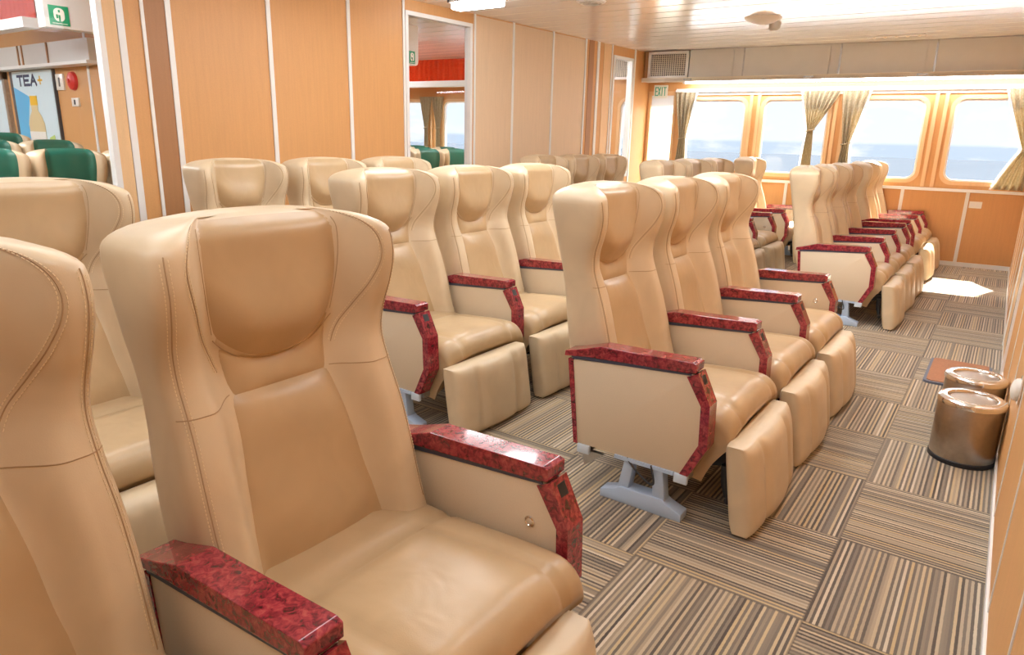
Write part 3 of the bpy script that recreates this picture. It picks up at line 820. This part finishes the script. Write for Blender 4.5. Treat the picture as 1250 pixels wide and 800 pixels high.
# curtains
def curtain(name, label, top, mid, bot, zt, zm, zb, sheer_side=0, d=.055, n=40):
    """top/mid/bot: (x0, x1) spans at the three heights"""
    t = tag(link(name, None), label, 'curtain', 'tied-back window curtains')
    mb = MB(); nv = 30
    def span(z):
        if z > zm: k = (zt - z) / (zt - zm); k = k ** 1.15; return tuple(top[i] + (mid[i] - top[i]) * k for i in (0, 1))
        k = (zm - z) / max(1e-6, zm - zb); k = k ** .8; return tuple(mid[i] + (bot[i] - mid[i]) * k for i in (0, 1))
    folds = max(4, int((top[1] - top[0]) / .055))
    def P(s, t_, off=0):
        z = zt + (zb - zt) * t_; x0, x1 = span(z); w = x1 - x0
        amp = .018 * (.5 + .5 * min(1, w / (top[1] - top[0])))
        return wl(wpos(x0 + w * s), d + off + amp * math.sin(2 * PI * folds * s + .5 * math.sin(9 * t_)), z)
    mb.grid(lambda s, q: P(s, q), n * 2, nv); mb.grid(lambda s, q: P(s, q, -.004), n * 2, nv, flip=True)
    obj('drape', mb, M['curtain'], t, angle=80)
    if sheer_side:
        mb = MB(); e = 1 if sheer_side > 0 else 0
        def S(s, q):
            z = zt + (zb - zt) * q; x = span(z)[e]; return wl(wpos(x + sheer_side * (.004 + .020 * s)), d + .004 * math.sin(20 * q) - .004 * s, z)
        mb.grid(S, 4, nv); mb.grid(lambda s, q: tuple(Vector(S(s, q)) + Vector((0, .003, 0))), 4, nv, flip=True); obj('lining_edge', mb, M['sheer'], t, angle=80)
    mb = MB(); xm = (mid[0] + mid[1]) / 2; w = abs(mid[1] - mid[0]) / 2 + .012
    mb.tube([wl(wpos(xm + w * math.cos(a_)), d + .028 * math.sin(a_), zm + .01 * math.cos(a_)) for a_ in np.linspace(0, 2*PI, 20, endpoint=False)], .007, 6, closed=True); obj('tie_back', mb, M['curtain'], t)
    return t
curtain('window_curtain', 'olive curtain tied back at the window corner nearest the exit sign', (-3.61, -3.36), (-3.53, -3.45), (-3.56, -3.42), 1.835, 1.28, .86, 1)
curtain('window_curtain', 'olive curtain hanging over the edge of the second window, before the pillar', (-2.11, -1.715), (-2.02, -1.955), (-2.05, -1.93), 1.835, 1.40, .86, -1)
curtain('window_curtain', 'olive curtain over the edge of the third window, after the pillar', (-1.70, -1.43), (-1.63, -1.56), (-1.66, -1.54), 1.835, 1.26, .86, 1)
curtain('window_curtain', 'olive curtain gathered at the side wall end of the last window', (-.165, .10), (.045, .11), (-.15, .12), 1.835, 1.23, .835, -1)

# bins, mat
def bin_(y, label):
    t = thing('waste_bin', label, 'bin', (.029, y, 0), 0, 'brushed steel bins')
    mb = MB(); mb.lathe([(0, .02), (.117, .02), (.118, .03), (.118, .245), (.115, .25), (0, .25)], 64); obj('body', mb, M['brush'], t)
    mb = MB(); mb.lathe([(0, 0), (.116, 0), (.1205, .004), (.1205, .018), (.117, .022), (0, .022)], 64); obj('base_ring', mb, M['black'], t)
    mb = MB(); mb.lathe([(.117, .245), (.1225, .246), (.1235, .258), (.120, .266), (.108, .272), (.088, .270), (.084, .262), (.084, .25)], 64); obj('rim', mb, M['chrome'], t)
    mb = MB(); mb.lathe([(0, .262), (.05, .2625), (.078, .262), (.0835, .258), (.0835, .25)], 48); obj('swing_lid', mb, M['brush'], t)
bin_(3.245, 'brushed steel waste bin with black base, standing in front of the other bin')
bin_(3.60, 'brushed steel waste bin partly hidden behind the other bin')
t = thing('floor_mat', 'small brown mat with slate edge lying behind the steel bins', 'mat', (0, 0, 0))
mb = MB(); mb.prism(rounded(-.19, .09, 4.26, 4.76, .03), .006, .016, axis='z'); obj('mat_top', mb, M['brownmat'], t)
mb = MB(); mb.prism(rounded(-.205, .105, 4.24, 4.775, .04), .0, .012, axis='z'); obj('mat_border', mb, M['matedge'], t)

# ------------------------------------------------------------------ left partition with openings
OPEN = [(1.28, 2.115, .80, 2.12), (4.45, 5.26, .80, 2.22), (7.74, 8.20, .80, 2.20)]
def pbox(mb, y0, y1, d0, d1, z0, z1, mi=0):
    vs = [pl(y, d, z) for z in (z0, z1) for y, d in ((y0, d0), (y1, d0), (y1, d1), (y0, d1))]
    mb.add(vs, [(0,3,2,1),(4,5,6,7),(0,1,5,4),(1,2,6,5),(2,3,7,6),(3,0,4,7)], mi)
mb = MB(); PT = .05
cur = -2.6
for y0, y1, z0, z1 in OPEN:
    pbox(mb, cur, y0, -PT, 0, 0, CZ); pbox(mb, y0, y1, -PT, 0, 0, z0); pbox(mb, y0, y1, -PT, 0, z1, CZ); cur = y1
pbox(mb, cur, 8.66, -PT, 0, 0, CZ)
struct('wall_left', mb, M['wood'], smooth=False)
for i, (y0, y1, z0, z1) in enumerate(OPEN):
    mb = MB(); f = .028
    pbox(mb, y0 - .004, y0 + f, -PT - .008, .012, z0, z1); pbox(mb, y1 - f, y1 + .004, -PT - .008, .012, z0, z1)
    pbox(mb, y0 - .004, y1 + .004, -PT - .008, .012, z1 - f, z1 + .004); pbox(mb, y0 - .004, y1 + .004, -PT - .008, .014, z0 - .004, z0 + f)
    w = struct(f'window_{10 + i}', mb, M['white'])
    mb = MB(); pbox(mb, y0 + f, y1 - f, -.030, -.024, z0 + f, z1 - f); obj('pane', mb, M['glass'], w)
k = 60
def pstrip(y, w, z0=0, z1=CZ, m='white', d=.010):
    global k; k += 1
    mb = MB(); pbox(mb, y - w/2, y + w/2, -.001, d, z0, z1); struct(f'trim_{k}', mb, M[m])
for yy, w in ((2.215, .040), (2.345, .020), (2.50, .034), (3.19, .032), (3.87, .030), (4.43, .022), (5.30, .02), (5.86, .026), (6.52, .026), (7.14, .026), (7.40, .045), (7.70, .02), (8.24, .03)):
    pstrip(yy, w)
pstrip(2.155, .075, m='woodlight', d=.006); pstrip(2.42, .125, m='wooddark', d=.004); pstrip(7.26, .10, m='wooddark', d=.004); pstrip(7.60, .16, m='woodlight', d=.004)
for (ya, yb) in ((5.31, 5.85), (5.87, 6.51), (6.53, 7.12)):  # panels coloured paler to carry the light falling on this stretch
    k += 1; mb = MB(); pbox(mb, ya, yb, -.001, .003, .05, CZ - .01); struct(f'trim_{k}', mb, M['woodlit'])
mb = MB(); pbox(mb, -2.6, 8.62, 0, .012, 0, .05); struct('baseboard_left', mb, M['white'])

# ------------------------------------------------------------------ the neighbouring cabin seen through the openings
BY = 3.5
mb = MB(); mb.box((-12.5, BY, 0), (-4.40, BY + .05, CZ)); struct('wall_bulkhead', mb, M['wood'], smooth=False)
for xx in (-7.68, -6.9, -6.1):
    k += 1; mb = MB(); mb.box((xx - .02, BY - .008, 0), (xx + .02, BY + .001, CZ)); struct(f'trim_{k}', mb, M['white'])
k += 1; mb = MB(); mb.box((-12.4, BY - .16, 1.83), (-7.35, BY, 1.86)); struct(f'trim_{k}', mb, M['white'])
k += 1; mb = MB(); mb.box((-12.4, BY - .13, 1.86), (-7.35, BY, 2.06)); struct(f'trim_{k}', mb, M['greypanel'])
for xx in (-9.55, -8.92, -8.82, -8.22):
    k += 1; mb = MB(); mb.box((xx - .012, BY - .14, 1.86), (xx + .012, BY - .10, 2.06)); struct(f'trim_{k}', mb, M['wooddark'])
# poster
t = thing('poster', 'blue drinks poster with a bottle, hanging on the far bulkhead beside the red alarm', 'poster', (0, BY, 0))
mb = MB(); mb.box((-9.52, -.03, .85), (-8.42, 0, 1.826)); obj('poster_frame', mb, M['darkframe'], t)
mb = MB(); mb.box((-9.44, -.034, .9), (-8.44, -.028, 1.82)); obj('poster_sheet', mb, M['posterlight'], t)
mb = MB(); mb.add([(-9.44, -.035, 1.55), (-9.44, -.035, .9), (-9.0, -.035, .9), (-9.18, -.035, 1.25), (-9.05, -.035, 1.55), (-9.44, -.035, 1.66)], [(0, 1, 2, 3, 4, 5)]); obj('blue_field', mb, M['skyblue'], t, smooth=False)
P2 = lambda s, z, h: (s, -.035 - h, z)
mb = MB(); strokes(mb, stroke_text('TEA', -9.30, 1.675, .47, .095, .01, 0), .028, P2); obj('lettering', mb, M['ink'], t)
mb = MB(); strokes(mb, stroke_text('+', -8.78, 1.675, .10, .085, .01, 0), .020, P2); obj('plus_mark', mb, M['yellow'], t)
def disc_poly(mb, pts, d): 
    n = len(pts); mb.add([(x, d, z) for x, z in pts] + [(x, d - .003, z) for x, z in pts], [tuple(range(n)), tuple(range(2*n-1, n-1, -1))] + [(i, (i+1) % n, n + (i+1) % n, n + i) for i in range(n)])
bx = -8.96
mb = MB(); disc_poly(mb, [(bx - .20, .9), (bx + .20, .9), (bx + .20, 1.26), (bx + .15, 1.34), (bx + .08, 1.40), (bx + .08, 1.46), (bx - .08, 1.46), (bx - .08, 1.40), (bx - .15, 1.34), (bx - .20, 1.26)], -.036); obj('bottle_picture', mb, M['bottle'], t, smooth=False)
mb = MB(); disc_poly(mb, [(bx - .20, .95), (bx + .20, .95), (bx + .20, 1.18), (bx - .20, 1.18)], -.039); obj('bottle_label_picture', mb, M['bottlelight'], t, smooth=False)
mb = MB(); disc_poly(mb, [(bx - .09, 1.46), (bx + .09, 1.46), (bx + .09, 1.56), (bx - .09, 1.56)], -.036); obj('bottle_cap_picture', mb, M['yellow'], t, smooth=False)
mb = MB(); disc_poly(mb, [(bx + .22, .9), (bx + .45, .9), (bx + .40, 1.15), (bx + .28, 1.12)], -.036); obj('leaf_picture', mb, M['lime'], t, smooth=False)
t = thing('alarm_bell', 'round red fire alarm on the far wood bulkhead beside the poster', 'alarm', (-8.03, BY, 1.695))
mb = MB(); mb.lathe([(0, -.05), (.05, -.048), (.085, -.03), (.095, .004), (0, .004)], 32, axis='y'); obj('bell', mb, M['alarm'], t)
mb = MB(); mb.lathe([(0, -.062), (.02, -.06), (.022, -.045), (0, -.045)], 16, axis='y'); obj('hub', mb, M['alarm'], t)
for nm, lab, x, z, w, h in (('call_point', 'small cream sign box between the poster and the red alarm', -8.31, 1.69, .17, .16), ('switch_plate', 'white switch plate below the red alarm', -8.02, 1.487, .15, .085)):
    t = thing(nm, lab, 'switch', (x, BY, z)); mb = MB(); mb.rbox((-w/2, -.02, -h/2), (w/2, .003, h/2), .004); obj('plate', mb, M['plate'], t)
    mb = MB(); mb.rbox((-.012, -.026, -h*.28), (.012, -.018, h*.28), .002); obj('toggle', mb, M['darkframe'], t)
t = thing('glazed_door', 'grey framed glazed door beside the drinks poster', 'door', (-9.98, BY, 0))
mb = MB(); 
for x0, x1 in ((-.32, -.25), (.25, .32)): mb.box((x0, -.04, 0), (x1, 0, 1.83))
mb.box((-.32, -.04, 1.75), (.32, 0, 1.83)); mb.box((-.32, -.04, .9), (.32, 0, .98)); obj('door_frame', mb, M['steel'], t)
mb = MB(); mb.box((-.25, -.02, 0), (.25, -.012, 1.75)); obj('door_panel', mb, M['posterlight'], t)
# ceiling duct boxes with lifejacket signs
def duct(y0, y1, zb, lab, sy, sz, sw, sh, rnd):
    mb = MB(); x1 = -5.2
    r = .04
    pts = [(y0, CZ), (y0, zb + r * (rnd == 0)), (y1 - r, zb), (y1 - r * .3, zb + r * .3), (y1, zb + r), (y1, CZ)] if rnd else [(y0, CZ), (y0, zb), (y1, zb), (y1, CZ)]
    mb.prism(pts, x1 - .10, x1, axis='x'); return struct(lab, mb, M['greypanel'])
duct(2.145, 3.42, 1.86, 'wall_duct', 0, 0, 0, 0, 0)
duct(5.05, 5.62, 1.93, 'wall_duct', 0, 0, 0, 0, 1)
def jacket_sign(y, z, w, h, label):
    t = thing('safety_sign', label, 'sign', (-5.2, y, z), 0)
    mb = MB(); mb.box((-.001, -w/2, -h/2), (.004, w/2, h/2)); obj('sign_plate', mb, M['exitg'], t)
    Q = lambda s, zz, hh: (.004 + hh, s, zz)
    mb = MB(); ou = rounded(-w*.27, w*.27, -h*.30, h*.38, w*.24, 6); n = len(ou)
    mb.add([Q(p[0], p[1], 0) for p in ou] + [Q(p[0], p[1], .002) for p in ou], [tuple(range(n))[::-1], tuple(range(n, 2*n))] + [(i, (i+1) % n, n + (i+1) % n, n + i) for i in range(n)])
    obj('lifejacket_symbol', mb, M['exitw'], t)
    mb = MB(); strokes(mb, [((0, .20*h), (0, .24*h)), ((0, -.30*h), (0, -.02*h)), ((-.12*w, -.1*h), (-.12*w, 0))], w*.09, lambda s, zz, hh: (.0062 + hh, s, zz)); obj('symbol_detail', mb, M['exitg'], t)
    mb = MB(); strokes(mb, [((-w*.36, -h*.41), (w*.36, -h*.41))], h*.03, Q); obj('caption_line', mb, M['exitw'], t)
jacket_sign(2.232, 1.935, .118, .118, 'green lifejacket sign on the grey duct beside the red valance')
jacket_sign(5.525, 2.005, .085, .12, 'green lifejacket sign on the rounded grey duct seen through the tall opening')
# red valances
def valance(name, label, P0, P1, z0, z1):
    t = thing(name, label, 'valance'); mb = MB(); a, b = Vector(P0), Vector(P1); dr_ = (b - a).normalized(); nn = Vector((-dr_.y, dr_.x, 0)); ln = (b - a).length
    def P(s, q, o=0): v = a + dr_ * ln * s + nn * (.014 * math.sin(s * ln / .09 * 2 * PI) + o); return (v.x, v.y, z0 + (z1 - z0) * q)
    n = int(ln / .012)
    mb.grid(P, n, 3); mb.grid(lambda s, q: P(s, q, .006), n, 3, flip=True); obj('pleated_cloth', mb, M['red'], t, angle=80)
    mb = MB(); v = [a + nn * .03, b + nn * .03, b - nn * .09, a - nn * .09]
    mb.add([(p.x, p.y, z) for z in (z0 - .08, z0) for p in v], [(0,3,2,1),(4,5,6,7),(0,1,5,4),(1,2,6,5),(2,3,7,6),(3,0,4,7)]); obj('pelmet_board', mb, M['white'], t)
valance('red_valance', 'red pleated valance over the far windows of the green-seat cabin', (-9.6, 7.85, 0), (-5.6, 8.13, 0), 2.0, 2.30)
valance('red_valance', 'orange-red pleated valance at the ceiling beside the grey duct', (-8.6, 2.75, 0), (-6.86, 2.75, 0), 2.11, 2.31)
for xx, dr_ in ((-7.66, 1), (-7.25, -1)):
    curtain('window_curtain', 'yellowish curtain tied back in the green-seat cabin, ' + ('first' if dr_ > 0 else 'second') + ' of the pair below the red valance',
            (xx - .02, xx + .20) if dr_ > 0 else (xx - .20, xx + .02), (xx + .06, xx + .12) if dr_ > 0 else (xx - .12, xx - .06), (xx + .05, xx + .13) if dr_ > 0 else (xx - .13, xx - .05), 1.81, 1.35, .9)
# green seats
def green_meshes():
    o = {}
    def remat(me, m, name):
        c = me.copy(); c.name = name; c.materials.clear(); c.materials.append(m); return c
    o['backrest'] = SEATM['backrest']; mb = MB()
    def P(s, t):
        a = -1 + 2 * s; z = .80 + (ZT - .002 - .80) * t; u = a * .70; p = front(u, z); prof = max(0, 1 - abs(a) ** 6) ** .5
        hi = 1 - max(0, (t - .86) / .14) ** 2
        return (p[0] - .004 + .030 * prof * hi * (1 - math.exp(-t * 14)), p[1], p[2] + .004 * prof)
    mb.grid(P, 27, 20); o['headrest_pad'] = mb.mesh('green_headrest', M['green'], 80)
    o['lumbar_pad'] = remat(SEATM['lumbar_pad'], M['green'], 'green_lumbar'); o['seat_cushion'] = remat(SEATM['seat_cushion'], M['green'], 'green_cushion')
    return o
GM = green_meshes()
def green_seat(x, y, label):
    t = thing('passenger_seat', label, 'seat', (x, y, 0), 0, 'green seats of the neighbouring cabin'); t.scale = (.9, .84, 1.0)
    b = link('backrest', GM['backrest'], t); link('headrest_pad', GM['headrest_pad'], b); link('lumbar_pad', GM['lumbar_pad'], b)
    link('seat_cushion', GM['seat_cushion'], t); link('seat_pan', SEATM['seat_pan'], t); link('pedestal', SEATM['pedestal'], t)
    return t
ORDS = ['first', 'second', 'third', 'fourth', 'fifth', 'sixth', 'seventh', 'eighth', 'ninth']
for kx, (x, sz) in enumerate(((-5.52, 1.0), (-7.0, 1.03), (-8.1, 1.07), (-9.0, 1.095), (-9.8, 1.115), (-10.6, 1.13))):
    lo = abs(x) * .333 - .15
    ys = sorted([y for y in (2.30 + .5 * j for j in range(-4, 2)) if lo < y < 3.2], reverse=True)
    for j, y in enumerate(ys):
        green_seat(x, y, f'green seat with beige wings, {ORDS[kx]} column past the opening, {ORDS[j]} from the bulkhead').scale.z = sz
for kx, (x, ys) in enumerate(((-5.52, (5.6, 6.1, 6.6)), (-6.34, (6.4, 6.9, 7.4)), (-7.16, (7.2, 7.7)))):
    for j, y in enumerate(ys):
        green_seat(x, y, f'green seat beyond the tall opening, column {ORDS[kx]}, {ORDS[j]} along the column')

# ------------------------------------------------------------------ ceiling fittings and lamps
def ceiling_lamp(x, y, lx, ly, label, mat='lamp'):
    t = thing('ceiling_light', label, 'ceiling light', (x, y, CZ), 0, 'ceiling light panels')
    mb = MB(); f = .02
    mb.box((-lx/2, -ly/2, -.025), (lx/2, -ly/2 + f, .0)); mb.box((-lx/2, ly/2 - f, -.025), (lx/2, ly/2, .0)); mb.box((-lx/2, -ly/2, -.025), (-lx/2 + f, ly/2, .0)); mb.box((lx/2 - f, -ly/2, -.025), (lx/2, ly/2, .0))
    obj('lamp_frame', mb, M['white'], t); mb = MB(); mb.rbox((-lx/2 + f, -ly/2 + f, -(.075 if lx > .45 else .13)), (lx/2 - f, ly/2 - f, -.012), .012); obj('lamp_diffuser', mb, M[mat], t)
ceiling_lamp(-3.72, 4.72, .50, .16, 'white ceiling light above the tall opening in the panelled wall')
FILL_POS = [(-.5, 4.55), (-1.6, 4.05), (-2.7, 3.45), (-.5, 2.45), (-1.6, 1.95), (-2.7, 1.35), (-.5, .35), (-1.6, -.15), (-2.7, -.75)]  # unseen lamps added above the view to fill the cabin with light
for i, (x, y) in enumerate(FILL_POS):
    ceiling_lamp(x, y, .35, 1.2, f'added fill light over the seats, {ORDS[i]} counted from the front windows', 'lamp' if y > 3 else 'filldim')
for i, (x, y) in enumerate(((-6.3, 5.2), (-8.3, 7.0), (-6.2, 1.2), (-8.3, 1.6), (-10.4, 1.8), (-4.78, 7.0), (-4.78, 1.2))):  # unseen lamps added to brighten the neighbouring cabin
    ceiling_lamp(x, y, .4, 1.2, f'added fill light of the green-seat cabin, {ORDS[i]} counted from its front windows', 'fill2')
t = thing('speaker_grille', 'round ceiling speaker grille between the panelled wall and the smoke detector', 'speaker', (-2.98, 5.25, CZ))
mb = MB(); mb.lathe([(0, -.012), (.06, -.014), (.085, -.016), (.11, -.012), (.12, 0), (0, 0)], 40); obj('rim', mb, M['white'], t)
mb = MB(); mb.lathe([(.02, -.0135), (.022, -.019), (.03, -.019), (.032, -.0145), (.05, -.0145), (.052, -.019), (.06, -.019), (.062, -.0145), (.078, -.0145), (.080, -.020), (.088, -.020), (.09, -.015)], 40); obj('slots', mb, M['greypanel'], t)
t = thing('smoke_detector', 'pale ceiling cone detector with small grey dome on its edge', 'detector', (-2.02, 6.62, CZ))
mb = MB(); mb.lathe([(0, -.058), (.03, -.057), (.09, -.040), (.15, -.012), (.16, 0), (0, 0)], 40); obj('cone', mb, M['shelf'], t)
mb = MB(); mb.lathe([(0, -.075), (.03, -.07), (.048, -.05), (.05, -.03), (.055, 0), (0, 0)], 32, (.02, .30, 0)); obj('dome', mb, M['greypanel'], t)
mb = MB(); mb.box((-.01, .14, -.012), (.03, .28, 0)); obj('link_conduit', mb, M['shelf'], t)
t = thing('sprinkler_row', 'small white ceiling outlets strip close to the grey soffit', 'outlet', (-1.17, 8.2, CZ))
mb = MB(); mb.rbox((-.25, -.03, -.012), (.25, .03, 0), .004); obj('strip', mb, M['white'], t)
mb = MB(); 
for i in range(5): mb.lathe([(0, -.020), (.014, -.020), (.018, -.012), (0, -.012)], 12, (-.2 + .1 * i, 0, 0))
obj('nozzles', mb, M['shelf'], t)

# ------------------------------------------------------------------ outside
mb = MB(); mb.box((-1500, 12, -9.05), (1500, 720, -9.0)); struct('sea', mb, M['sea'], smooth=False)
w = bpy.data.worlds.new('sky'); SC.world = w; w.use_nodes = True; nt = w.node_tree; nt.nodes.clear()
out = nt.nodes.new('ShaderNodeOutputWorld'); bg = nt.nodes.new('ShaderNodeBackground')
tc = N(nt, 'ShaderNodeTexCoord'); sep = N(nt, 'ShaderNodeSeparateXYZ'); L(nt, tc, 'Generated', sep, 'Vector')
r = ramp(nt, [(0.0, (.56, .66, .78)), (.002, (.80, .85, .94)), (.10, (.76, .84, .98)), (.30, (.60, .79, 1.0)), (1.0, (.28, .52, .95))])
L(nt, sep, 'Z', r, 'Fac')
mp = N(nt, 'ShaderNodeMapping'); mp.inputs['Scale'].default_value = (5, 5, 16); L(nt, tc, 'Generated', mp, 'Vector')
cn = N(nt, 'ShaderNodeTexNoise', Scale=1.6, Detail=6.0, Roughness=0.6); L(nt, mp, 'Vector', cn, 'Vector')
cr = ramp(nt, [(.50, (0, 0, 0)), (.66, (1, 1, 1))]); L(nt, cn, 'Fac', cr, 'Fac')
mx = N(nt, 'ShaderNodeMixRGB'); mx.inputs[2].default_value = (1.0, .97, .98, 1)
f = math_node(nt, 'MULTIPLY', cr.outputs['Color'], None, bv=.75); nt.links.new(f, mx.inputs[0]); L(nt, r, 'Color', mx, 1)
L(nt, mx, 'Color', bg, 'Color'); bg.inputs['Strength'].default_value = 1.03; L(nt, bg, 'Background', out, 'Surface')

sun = bpy.data.lights.new('sun', 'SUN'); sun.energy = 38.0; sun.angle = math.radians(.6); sun.color = (1, .93, .80)
so = bpy.data.objects.new('sun', sun); COL.objects.link(so)
sd = Vector((.02, -1, -.93)).normalized(); so.rotation_euler = sd.to_track_quat('-Z', 'Y').to_euler()

# ------------------------------------------------------------------ camera
R_ = ((0.81508133, 0.5788692, 0.02351349), (-0.17322938, 0.20478577, 0.96335579), (-0.55284176, 0.78928654, -0.26719421))
cam = bpy.data.cameras.new('camera'); cam.sensor_width = 36; cam.lens = 840.63 / 1250 * 36; cam.clip_start = .02; cam.clip_end = 5000
co = bpy.data.objects.new('camera', cam); COL.objects.link(co)
m = Matrix(((R_[0][0], R_[1][0], -R_[2][0], 0), (R_[0][1], R_[1][1], -R_[2][1], 0), (R_[0][2], R_[1][2], -R_[2][2], 1.25), (0, 0, 0, 1)))
co.matrix_world = m
SC.camera = co
SC.view_settings.view_transform = 'Standard'; SC.view_settings.look = 'None'; SC.view_settings.gamma = 1.0; SC.view_settings.use_curve_mapping = False
SC.view_settings.exposure = 0.36
SC.cycles.max_bounces = 8
